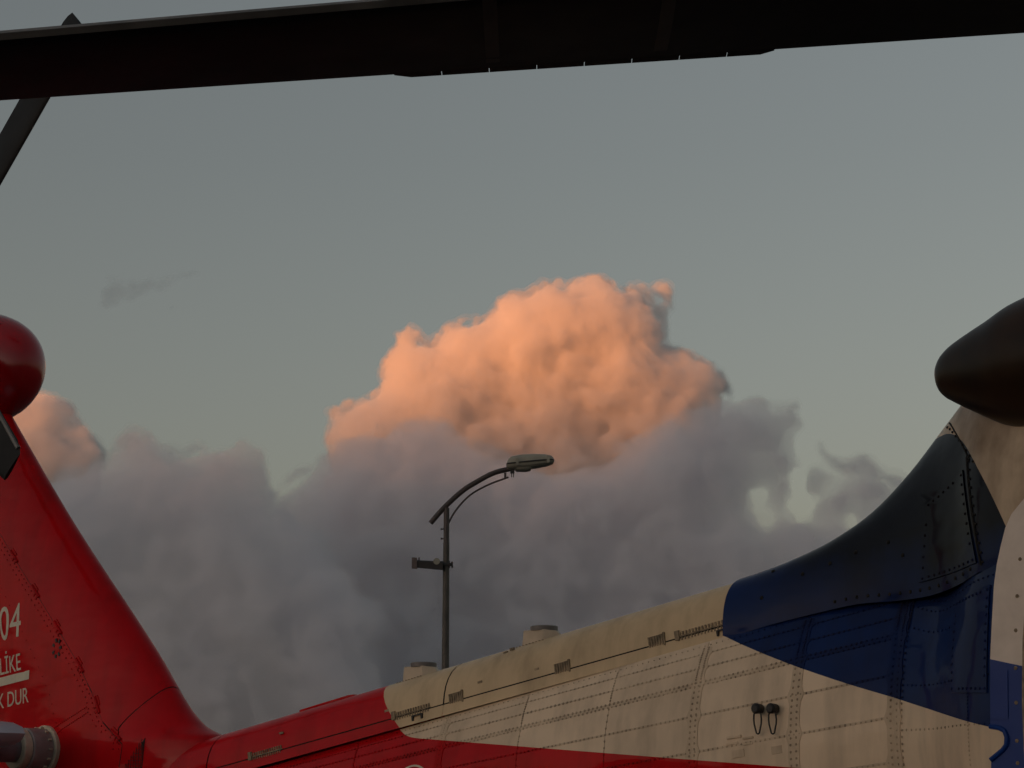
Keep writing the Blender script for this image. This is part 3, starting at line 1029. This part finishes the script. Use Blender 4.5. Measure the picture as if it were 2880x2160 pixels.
# dark liner in the joints
mb = MB()
rings = []
for w in [-1 + k / 16 for k in range(33)]:
    s = 1 if w >= 0 else -1
    rings.append([fin(z_joint(abs(w)) + d, abs(w) ** 1.5 * seam_u(z_joint(abs(w))), s, -0.0005) for d in (-.01, .01)])
mb.add([p for r in rings for p in r], grid_faces(len(rings), 2))
for s in (1, -1):
    path = [fin(lerp(1.75, 4.25, k / 20), seam_u(lerp(1.75, 4.25, k / 20)) * 1.004, s, 0.0012) for k in range(21)]
    mb.tube(path, 0.0028, 6)
mb.build('seam_liner', M_GAP, heli)
# hinges on the fin seam
mb = MB()
mb.tube([(0, 0, -.055), (0, 0, .055)], 0.0085, 8)
mb.box((0.02, -.003, -.03), .03, .006, .012); mb.box((0.02, -.003, 0.0), .03, .006, .012); mb.box((-.012, -.003, .02), .022, .006, .06)
hz = mb.build('fin_hinge', PAINT_STRIP, heli)
first = True
for z in (3.02, 2.79, 2.56, 2.33, 2.10, 1.93):
    p, q = fin(z - .05, seam_u(z - .05), 1), fin(z + .05, seam_u(z + .05), 1)
    d = (q - p).normalized()
    M = Matrix.Translation(fin(z, seam_u(z) * .985, 1, .006)) @ Vector((0, 0, 1)).rotation_difference(d).to_matrix().to_4x4()
    c = hz if first else hz.copy()
    if not first:
        link(c, heli)
    c.matrix_local = M
    first = False
# rivets on the fin skin
mb = MB()
for off, st in ((.035, .032), (.085, .04)):
    n_ = int(1.9 / st)
    for k in range(n_):
        z = lerp(1.85, 3.4, k / n_)
        u = seam_u(z) + off / (interp(TE, z)[0] - le(z))
        p = fin(z, u, 1)
        rivet(mb, p + Vector((0, .0004, 0)), Vector((0, 1, .03)).normalized(), 0.0055, .0025)
for k in range(26):
    for z0 in (2.06, 2.09):
        z = z0 - k * .006
        p = fin(z, seam_u(z) + (.10 + k * .02) / 2.0, 1)
        rivet(mb, p + Vector((0, .0004, 0)), Vector((0, 1, .03)).normalized(), 0.005, .0025)
for k in range(22):
    z = 1.9 + k * .055
    p = fin(z, seam_u(z) + .42 / 2.0, 1)
    rivet(mb, p + Vector((0, .0004, 0)), Vector((0, 1, .03)).normalized(), 0.0045, .002)
o = mb.build('rivets', PAINT_RIVET, heli, angle=80)
o['kind'] = 'stuff'
# round service port on the fin
pp = fin(2.44, seam_u(2.44) + .13 / 2.0, 1)
mb = MB()
for k in range(7):
    th = k * 2 * math.pi / 7 + .4
    mb.box((pp.x + .035 * math.cos(th), pp.y + .001, pp.z + .047 * math.sin(th)), .022, .006, .016, Matrix.Rotation(-th, 3, 'Y'))
po = mb.build('service_port', M_BLACK, heli)
mb = MB()
mb.tube([(pp.x, pp.y - .004, pp.z), (pp.x, pp.y + .0015, pp.z)], .034, 20)
mb.build('port_cap', PAINT, po)
# vent with wire mesh at the foot of the fin
def foot_l(a, z):
    return fin(z, (a - le(z)) / (interp(TE, z)[0] - le(z)), 1).y if z > 1.72 else .21
tri = [(2.70, 1.70), (2.50, 1.905), (2.495, 1.70)]
mb = MB()
mb.prism([(a, foot_l(a, max(z, 1.73)) + .001, z) for a, z in tri], (0, .004, 0))
vent = mb.build('vent_opening', M_GAP, heli)
mb = MB()
for k in range(9):
    a = 2.505 + k * .021
    zt = lerp(1.905, 1.70, max(0, (a - 2.50) / .20))
    mb.box((a, foot_l(a, 1.75) + .007, (zt + 1.70) / 2), .003, .003, max(.01, zt - 1.70))
for k in range(10):
    z = 1.71 + k * .019
    aw = 2.50 + .20 * (1.905 - z) / .205
    mb.box(((2.498 + aw) / 2, foot_l(2.56, max(z, 1.73)) + .007, z), max(.01, aw - 2.498), .003, .003)
mb.build('wire_mesh', plain('wire', (.10, .02, .02), .5, metal=.5), vent)

# lettering on the fin
TILT = R(4)
def lettering(text, a, z, size, sx, l=0.178):
    cu = bpy.data.curves.new('lettering', 'FONT')
    cu.body = text
    cu.size = size
    cu.align_x = 'RIGHT'
    cu.extrude = 0.0006
    cu.resolution_u = 4
    t = bpy.data.objects.new('lettering', cu)
    link(t)
    dg = bpy.context.evaluated_depsgraph_get()
    me = bpy.data.meshes.new_from_object(t.evaluated_get(dg))
    bpy.data.objects.remove(t)
    M = Matrix(((-math.cos(TILT), math.sin(TILT), 0), (0, 0, 1), (math.sin(TILT), math.cos(TILT), 0)))
    for v in me.vertices:
        p = M @ Vector((v.co.x * sx, v.co.y, v.co.z))
        aa, zz = a + p.x, z + p.z
        v.co = (aa, fin(zz, (aa - le(zz)) / (interp(TE, zz)[0] - le(zz)), 1).y + 0.0016 + p.y, zz)
    me.materials.clear()
    me.materials.append(M_LETTER)
    o = bpy.data.objects.new('lettering', me)
    return link(o, heli)
lettering('04', 3.758, 2.535, 0.29, 0.85)
lettering('TEHL\u0130KE', 3.745, 2.335, 0.143, 0.92)
lettering('UZAK DUR', 3.652, 2.142, 0.128, 1.0)
mb = MB()
rings = []
for k in range(13):
    a = lerp(3.648, 4.28, k / 12)
    z = 2.301 - (a - 3.648) * math.tan(TILT)
    rings.append([Vector((a, fin(z, (a - le(z)) / (interp(TE, z)[0] - le(z)), 1).y + .0018, z + d)) for d in (-.026, .026)])
mb.add([p for r in rings for p in r], grid_faces(13, 2))
mb.build('painted_bar', M_LETTER, heli)

# ---- gearbox fairing on top of the fin
rings = []
for i in range(25):
    t = i / 24 * math.pi
    x = -math.cos(t)
    r = math.sin(t) ** 0.85
    ring = []
    for k in range(32):
        th = 2 * math.pi * k / 32
        p = Vector((x * .64, .28 * r * math.cos(th), .375 * r * math.sin(th)))
        p.rotate(Matrix.Rotation(R(-9), 3, 'Y'))
        ring.append(Vector((4.70, 0, 4.335)) + p)
    rings.append(ring)
loft('gearbox_fairing', rings, M_RED, heli, close=True, angle=80)

# ---- tail rotor
HUB = Vector((4.33, .45, 4.98))
def airfoil(n=9):
    pts = []
    for k in range(n + 1):
        x = 0.5 * (1 - math.cos(math.pi * k / n))
        y = 0.6 * (0.2969 * math.sqrt(x) - 0.126 * x - 0.3516 * x**2 + 0.2843 * x**3 - 0.1036 * x**4)
        pts.append((x, y))
    return pts + [(x, -y) for x, y in reversed(pts[1:-1])]
AF = airfoil()
def tail_blade(hub, d, ln, chord, side):
    """d: direction in the (x, z) plane"""
    d = Vector((d[0], 0, d[1])).normalized()
    c = Vector((-d.z, 0, d.x)) * side
    rings = []
    for r, ck in ((.25, .45), (.42, .7), (.55, 1), (ln * .5, 1), (ln - .09, 1), (ln - .04, .93), (ln, .80)):
        rings.append([hub + d * r + c * ((.35 - x) * chord * ck) + Vector((0, y * chord * ck * .9, 0)) for x, y in AF])
    return loft('tail_rotor_blade', rings, M_BLADE, heli, close=True, caps=True)
D1 = (-.736, .677)
tail_blade(HUB, D1, 1.70, .28, 1)
tail_blade(HUB, (-D1[0], -D1[1]), 1.70, .28, 1)
hub2 = Vector((4.50, .60, 4.62))
D2 = (-.70, -.715)
b2 = tail_blade(hub2, D2, 1.68, .25, 1)
tail_blade(hub2, (-D2[0], -D2[1]), 1.68, .25, 1)
d = Vector((D2[0], 0, D2[1])); cdir = Vector((-d.z, 0, d.x))
mb = MB()
mb.tube([hub2 + d * .6 - cdir * .165, hub2 + d * 1.64 - cdir * .135], .014, 8)
mb.build('blade_edge_strip', M_STRIP, b2)
mb = MB()
mb.tube([(4.52, .1, 4.85), (4.52, .40, 4.85), (4.52, .70, 4.85)], [.13, .10, .07], 20)
mb.build('tail_rotor_hub', M_GREY, heli)

# ---- stabilator on its spar
mb = MB()
mb.tube([(3.43, .12, 1.862), (3.43, .75, 1.862)], .075, 28)
mb.build('stabilator_spar', plain('spar_paint', (.17, .14, .15), .4, var=.25, scale=9), heli)
def ring_part(name, l0, l1, r_out, r_in, mat):
    mb = MB()
    prof = [(l0, r_in), (l0, r_out - .006), (l0 + .006, r_out), (l1 - .006, r_out), (l1, r_out - .006), (l1, r_in)]
    rings = [[Vector((3.43 + r * math.cos(2 * math.pi * k / 40), l, 1.862 + r * math.sin(2 * math.pi * k / 40))) for k in range(40)] for l, r in prof]
    rings.append(rings[0])
    mb.add([p for r in rings for p in r], grid_faces(len(rings), 40, True))
    return mb.build(name, mat, heli)
ring_part('spar_collar', .345, .40, .112, .076, M_CREAM)
ring_part('spar_socket', .20, .345, .120, .076, plain('socket_paint', (.30, .26, .25), .45, var=.3, scale=8))
ring_part('socket_flange', .175, .215, .138, .076, M_CREAM)
mb = MB()
for k in range(14):
    th = 2 * math.pi * k / 14
    mb = MB()
    mb.box((3.43 + .125 * math.cos(th), .24, 1.862 + .125 * math.sin(th)), .010, .02, .010, Matrix.Rotation(-th, 3, 'Y'))
    mb.build('socket_bolt', M_CREAM, heli)
rings = []
for l, ck, dz in ((.62, 1.05, .03), (.68, 1.1, .03), (1.2, 1.0, .03), (2.1, .8, .03)):
    rings.append([Vector((3.0 + x * ck, l, 1.90 + dz + y * ck * 1.2)) for x, y in AF])
loft('stabilator', rings, plain('stabilator_paint', (.45, .45, .50), .4, var=.15), heli, close=True, caps=True)

# ---- main rotor
def w2l(p):
    return heli.matrix_basis.inverted() @ Vector(p)
bpy.context.view_layer.update()
RH = Vector((-5.456, 0, 3.96))
T0 = w2l((-1.5414, 5.4233, 3.6)); T1 = w2l((1.54245, 5.38238, 3.8))
SPAN = (T0 - T1).normalized()
R1 = (T1 - RH).length
mb_ = []
def blade_frame(r, ang):
    """trailing edge point, chord direction (towards the leading edge) and thickness direction"""
    te = RH + SPAN * r
    th = R(lerp(4.58, -2.58, (r - 2.518) / 3.09))
    flat = Vector((SPAN.y, -SPAN.x, 0)).normalized()
    cam_l = w2l((0, 0, 1.5))
    if flat.dot(cam_l - te) < 0:
        flat = -flat
    ch = flat * math.cos(th) + Vector((0, 0, 1)) * math.sin(th)
    return te, ch, SPAN.cross(ch).normalized()
def make_blade():
    objs = []
    rings = []
    CH = .53
    for r in (1.0, 1.5, 2.0, 2.6, 3.2, 3.8, 4.4, 5.0, 5.6, 6.2, 6.9, 7.6, 7.85, 8.18):
        te, ch, up = blade_frame(r, 0)
        sweep = max(0, r - 7.8) * .35
        rings.append([te + ch * ((1 - x) * CH - sweep) + up * (y * CH * .8) for x, y in AF])
    b = loft('main_rotor_blade', rings, M_BLADE, heli, close=True, caps=True)
    rings = []
    for r in (1.6, 2.6, 3.6, 4.6, 5.6, 6.6, 7.7):
        te, ch, up = blade_frame(r, 0)
        half = [(x, y) for x, y in AF if x < .11]
        half = sorted([q for q in half if q[1] > 0], key=lambda q: -q[0]) + [(0, 0)] + sorted([q for q in half if q[1] < 0], key=lambda q: q[0])
        rings.append([te + ch * ((1 - x) * CH + .002) + up * (y * CH * .8 * 1.06 + (.0012 if y > 0 else -.0012 if y < 0 else 0)) for x, y in half])
    loft('leading_edge_strip', rings, M_STRIP, b, angle=60)
    # row of trim tabs on the trailing edge
    r0, r1, n_ = 3.27, 4.42, 8
    w = (r1 - r0) / n_
    for k in range(n_):
        a0, a1 = r0 + k * w + .0012, r0 + (k + 1) * w - .0012
        mb = MB()
        quad = []
        for r, out in ((a0, .028 if k else .006), (a0 + .04, .028), (a1 - .05, .028), (a1, .028 if k < n_ - 1 else .004)):
            te, ch, up = blade_frame(r, 0)
            quad.append((te + ch * .02, te - ch * out, up))
        for s in (.0012, -.0012):
            pass
        vs_, fs = [], []
        for p, q, up in quad:
            vs_ += [p + up * .0012, q + up * .0012, q - up * .0012, p - up * .0012]
        mb.add(vs_, grid_faces(4, 4, True) + [(0, 1, 2, 3), (12, 13, 14, 15)])
        mb.build('trim_tab', M_BLADE, b)
    # repair bands round the blade
    for r in (3.62, 4.12):
        rings = []
        for rr_ in (r - .02, r + .02):
            te, ch, up = blade_frame(rr_, 0)
            rings.append([te + ch * ((1 - x) * CH * .97 + .012) + up * (y * CH * .8 - .0012) for x, y in AF[len(AF) // 2 + 1:]])
        loft('blade_band', rings, plain('band_tape', (.03, .022, .018), .6), b)
    return b
blade = make_blade()
for k in (1, 2, 3):
    M = Matrix.Translation(RH) @ Matrix.Rotation(k * math.pi / 2, 4, 'Z') @ Matrix.Translation(-RH)
    c = blade.copy(); link(c, heli); c.matrix_local = M
    for ch in list(blade.children):
        d_ = ch.copy(); link(d_, c)
mb = MB()
mb.tube([RH + Vector((0, 0, -.8)), RH + Vector((0, 0, .05))], [.22, .16], 24)
mb.tube([RH + Vector((0, 0, -.12)), RH + Vector((0, 0, .10)), RH + Vector((0, 0, .16))], [.42, .40, .2], 28)
mb.build('rotor_mast', M_GREY, heli)
for k in range(4):
    dv = SPAN.copy(); dv.rotate(Matrix.Rotation(k * math.pi / 2, 3, 'Z'))
    mb = MB()
    mb.tube([RH + dv * .2, RH + dv * 1.15 + Vector((0, 0, 0))], [.11, .08], 14)
    mb.build('blade_cuff', M_GREY, heli)

# ---- wheels, below the picture
def wheel(p, r, w):
    mb = MB()
    prof = [(-w / 2, r * .55), (-w / 2, r * .9), (-w * .35, r), (w * .35, r), (w / 2, r * .9), (w / 2, r * .55)]
    rings = [[Vector(p) + Vector((q * math.cos(2 * math.pi * k / 28), l, q * math.sin(2 * math.pi * k / 28))) for k in range(28)] for l, q in prof]
    mb.add([v for g in rings for v in g], grid_faces(len(rings), 28, True))
    o = mb.build('wheel', M_BLACK, heli)
    mb = MB(); mb.tube([Vector(p) - Vector((0, w * .4, 0)), Vector(p) + Vector((0, w * .4, 0))], r * .56, 20)
    mb.build('rim', M_GREY, o)
wheel((-6.0, 1.25, .33), .33, .22); wheel((-6.0, -1.25, .33), .33, .22); wheel((2.75, 0, .2), .2, .14)
mb = MB(); mb.tube([(-6.0, 1.12, .33), (-5.6, .85, 1.0)], .05); mb.tube([(-6.0, -1.12, .33), (-5.6, -.85, 1.0)], .05)
mb.tube([(2.75, .11, .2), (2.5, .09, .8), (2.3, 0, 1.2)], .03); mb.tube([(2.75, -.11, .2), (2.5, -.09, .8), (2.3, 0, 1.2)], .03)
mb.build('landing_gear_strut', M_GREY, heli)

# ------------------------------------------------------------------ street lamp beyond the helicopter
LY = 32.0
def far(x, y):
    X = (x - 1440) / FOC
    Z = (1080 - y) / FOC
    d = Vector((X, math.cos(PITCH) - Z * math.sin(PITCH), math.sin(PITCH) + Z * math.cos(PITCH)))
    p = Vector((0, 0, CAM_Z)) + d * (LY / d.y)
    return p
base = far(1254, 1700)
lamp = bpy.data.objects.new('street_lamp', None)
lamp.location = (base.x, LY, 0)
link(lamp)
tag(lamp, 'tall grey street lamp with a curved arm standing behind the tail boom', 'street lamp')
M_POLE = plain('pole_galvanised', (.085, .075, .065), .6, metal=.2, var=.35, scale=3)
M_ARM = plain('arm_paint', (.06, .045, .042), .55, var=.25, scale=5)
M_HEAD = plain('lamp_housing', (.32, .30, .24), .5, var=.2, scale=4)
M_DARK = plain('floodlight_body', (.035, .032, .032), .55, var=.3, scale=8)
def lp(x, y, dy=0.0):
    p = far(x, y)
    return Vector((p.x - base.x, dy, p.z))
ztop, zcol = lp(1253, 1432).z, lp(1253, 1527).z
mb = MB(); mb.tube([(0, 0, 0), (0, 0, .02), (0, 0, zcol)], [.085, .08, .052], 20)
mb.build('pole', M_POLE, lamp)
mb = MB(); mb.tube([(0, 0, zcol - .02), (0, 0, zcol), (0, 0, ztop + .02)], [.056, .049, .047], 20)
mb.build('pole_sleeve', M_ARM, lamp)
mb = MB()
for y in (1488, 1515):
    p = lp(1253, y)
    mb.tube([p + Vector((-.075, 0, 0)), p + Vector((.0, 0, 0))], .012, 8)
    mb.tube([p + Vector((-.08, 0, 0)), p + Vector((-.068, 0, 0))], .02, 6)
mb.build('clamp_bolt', M_ARM, lamp)
def smooth_path(pts, n=6):
    pts = [Vector(p) for p in pts]
    out = []
    for i in range(len(pts) - 1):
        p1, p2 = pts[i], pts[i + 1]
        p0 = pts[i - 1] if i else p1 * 2 - p2
        p3 = pts[i + 2] if i + 2 < len(pts) else p2 * 2 - p1
        for k in range(n):
            t = k / n
            out.append(0.5 * ((2 * p1) + (p2 - p0) * t + (2 * p0 - 5 * p1 + 4 * p2 - p3) * t * t + (3 * p1 - p0 - 3 * p2 + p3) * t ** 3))
    return out + [pts[-1]]
mb = MB()
mb.tube(smooth_path([lp(1211, 1471), lp(1250, 1427), lp(1298, 1383), lp(1336, 1358), lp(1387, 1331), lp(1436, 1318)]), .044, 18)
mb.build('arm', M_ARM, lamp)
mb = MB()
mb.tube(smooth_path([lp(1259, 1476), lp(1281, 1437), lp(1319, 1395), lp(1370, 1365), lp(1430, 1342)]), .016, 10)
mb.tube([lp(1421, 1330), lp(1421, 1344)], .02, 8)
mb.build('brace_rod', M_ARM, lamp)
# lamp head: two shells that meet at a rim
H0, H1 = lp(1426, 1308), lp(1557, 1296)
axis = (H1 - H0)
def head_ring(t, up, dn, wd):
    c = H0 + axis * t
    ring = []
    for k in range(24):
        th = 2 * math.pi * k / 24
        s = math.sin(th)
        ring.append(c + Vector((0, math.cos(th) * wd, (abs(s) ** .8) * (up if s > 0 else -dn) * (1 if s else 0))))
    return ring
UP = [(0.0, .03, .14), (.03, .10, .15), (.08, .135, .16), (.3, .155, .18), (.55, .15, .185), (.8, .125, .17), (.95, .09, .14), (1.0, .04, .10)]
rings = []
for t, h, w in UP:
    c = H0 + axis * t
    rings.append([c + Vector((0, w * math.cos(math.pi * k / 16), h * math.sin(math.pi * k / 16) ** .7)) for k in range(17)])
hd = loft('lamp_head', rings, M_HEAD, lamp, caps=True)
rings = []
for t, h, w in ((0.0, .06, .13), (.05, .085, .15), (.3, .10, .175), (.6, .095, .18), (.85, .075, .165), (.97, .05, .135), (1.0, .03, .10)):
    c = H0 + axis * t + Vector((0, 0, -.008))
    rings.append([c + Vector((0, w * math.cos(math.pi * k / 16), -h * math.sin(math.pi * k / 16) ** .7)) for k in range(17)])
loft('lower_cover', rings, M_HEAD, hd, caps=True)
mb = MB()
rim = [H0 + axis * t + Vector((0, s * w * 1.04, 0)) for s, seq in ((1, UP), (-1, UP[::-1])) for t, h, w in seq]
mb.tube(rim + [rim[0]], .011, 6)
mb.build('rim', M_DARK, hd)
mb = MB()
for t, h in ((.22, .06), (.88, .05)):
    c = H0 + axis * t
    mb.box(c + Vector((0, -.185 if t < .5 else -.165, .01)), .045, .03, .12)
mb.build('latch', M_HEAD, hd)
rings = []
for t, h, w in ((.12, .02, .10), (.2, .10, .13), (.4, .118, .14), (.5, .11, .13), (.56, .03, .1)):
    c = H0 + axis * t + Vector((0, 0, -.03))
    rings.append([c + Vector((0, w * math.cos(math.pi * k / 12), -h * math.sin(math.pi * k / 12) ** .6)) for k in range(13)])
loft('gear_tray', rings, M_HEAD, hd, caps=True)
mb = MB()
p = lp(1441, 1328)
mb.box(p + Vector((0, 0, .01)), .07, .10, .05)
mb.tube([p + Vector((-.012, 0, 0)), p + Vector((-.012, 0, -.085))], .009, 6); mb.tube([p + Vector((.02, 0, 0)), p + Vector((.02, 0, -.085))], .009, 6)
mb.build('mounting_clamp', M_DARK, hd)
# floodlight on the pole
F0, F1 = lp(1162, 1588), lp(1246, 1594)
mb = MB()
ax = F1 - F0
prof = [(-.07, .045), (-.05, .075), (.05, .06), (.07, .02), (.065, -.055), (-.06, -.07)]
rings = [[F0 + ax * t + Vector((0, -.06 + yy * 1.3, zz * k)) for yy, zz in prof] for t, k in ((.10, .85), (1.0, 1.0))]
mb.add([q for r in rings for q in r], grid_faces(2, 6, True) + [tuple(range(6)), tuple(range(6, 12))])
fl = mb.build('floodlight', M_DARK, lamp)
mb = MB()
sq = [(-.085, .10), (.085, .085), (.075, -.065), (-.08, -.09)]
rings = [[F0 + ax * t + Vector((0, -.06 + yy * 1.3, zz)) for yy, zz in sq] for t in (-.03, .14)]
mb.add([q for r in rings for q in r], grid_faces(2, 4, True) + [(0, 1, 2, 3), (4, 5, 6, 7)])
mb.tube([F0 + ax * .2 + Vector((0, -.06, .07)), F0 + ax * .2 + Vector((0, -.06, .12))], .014, 6)
mb.build('end_cap', plain('end_cap_metal', (.12, .09, .085), .5, var=.3, scale=20), fl)
mb = MB()
p = lp(1229, 1582)
mb.tube([p + Vector((0, -.10, 0)), p + Vector((0, -.16, 0))], .055, 16)
mb.build('bracket_disc', M_HEAD, fl)
mb = MB()
p = lp(1262, 1588)
mb.box(p + Vector((.03, 0, 0)), .08, .05, .05); mb.box(p + Vector((.055, 0, .03)), .03, .08, .03); mb.box(p + Vector((.06, 0, -.035)), .03, .08, .03)
mb.tube([p + Vector((-.14, -.0, 0)), p + Vector((0.02, 0, 0))], .06, 14)
mb.build('pole_bracket', M_DARK, fl)
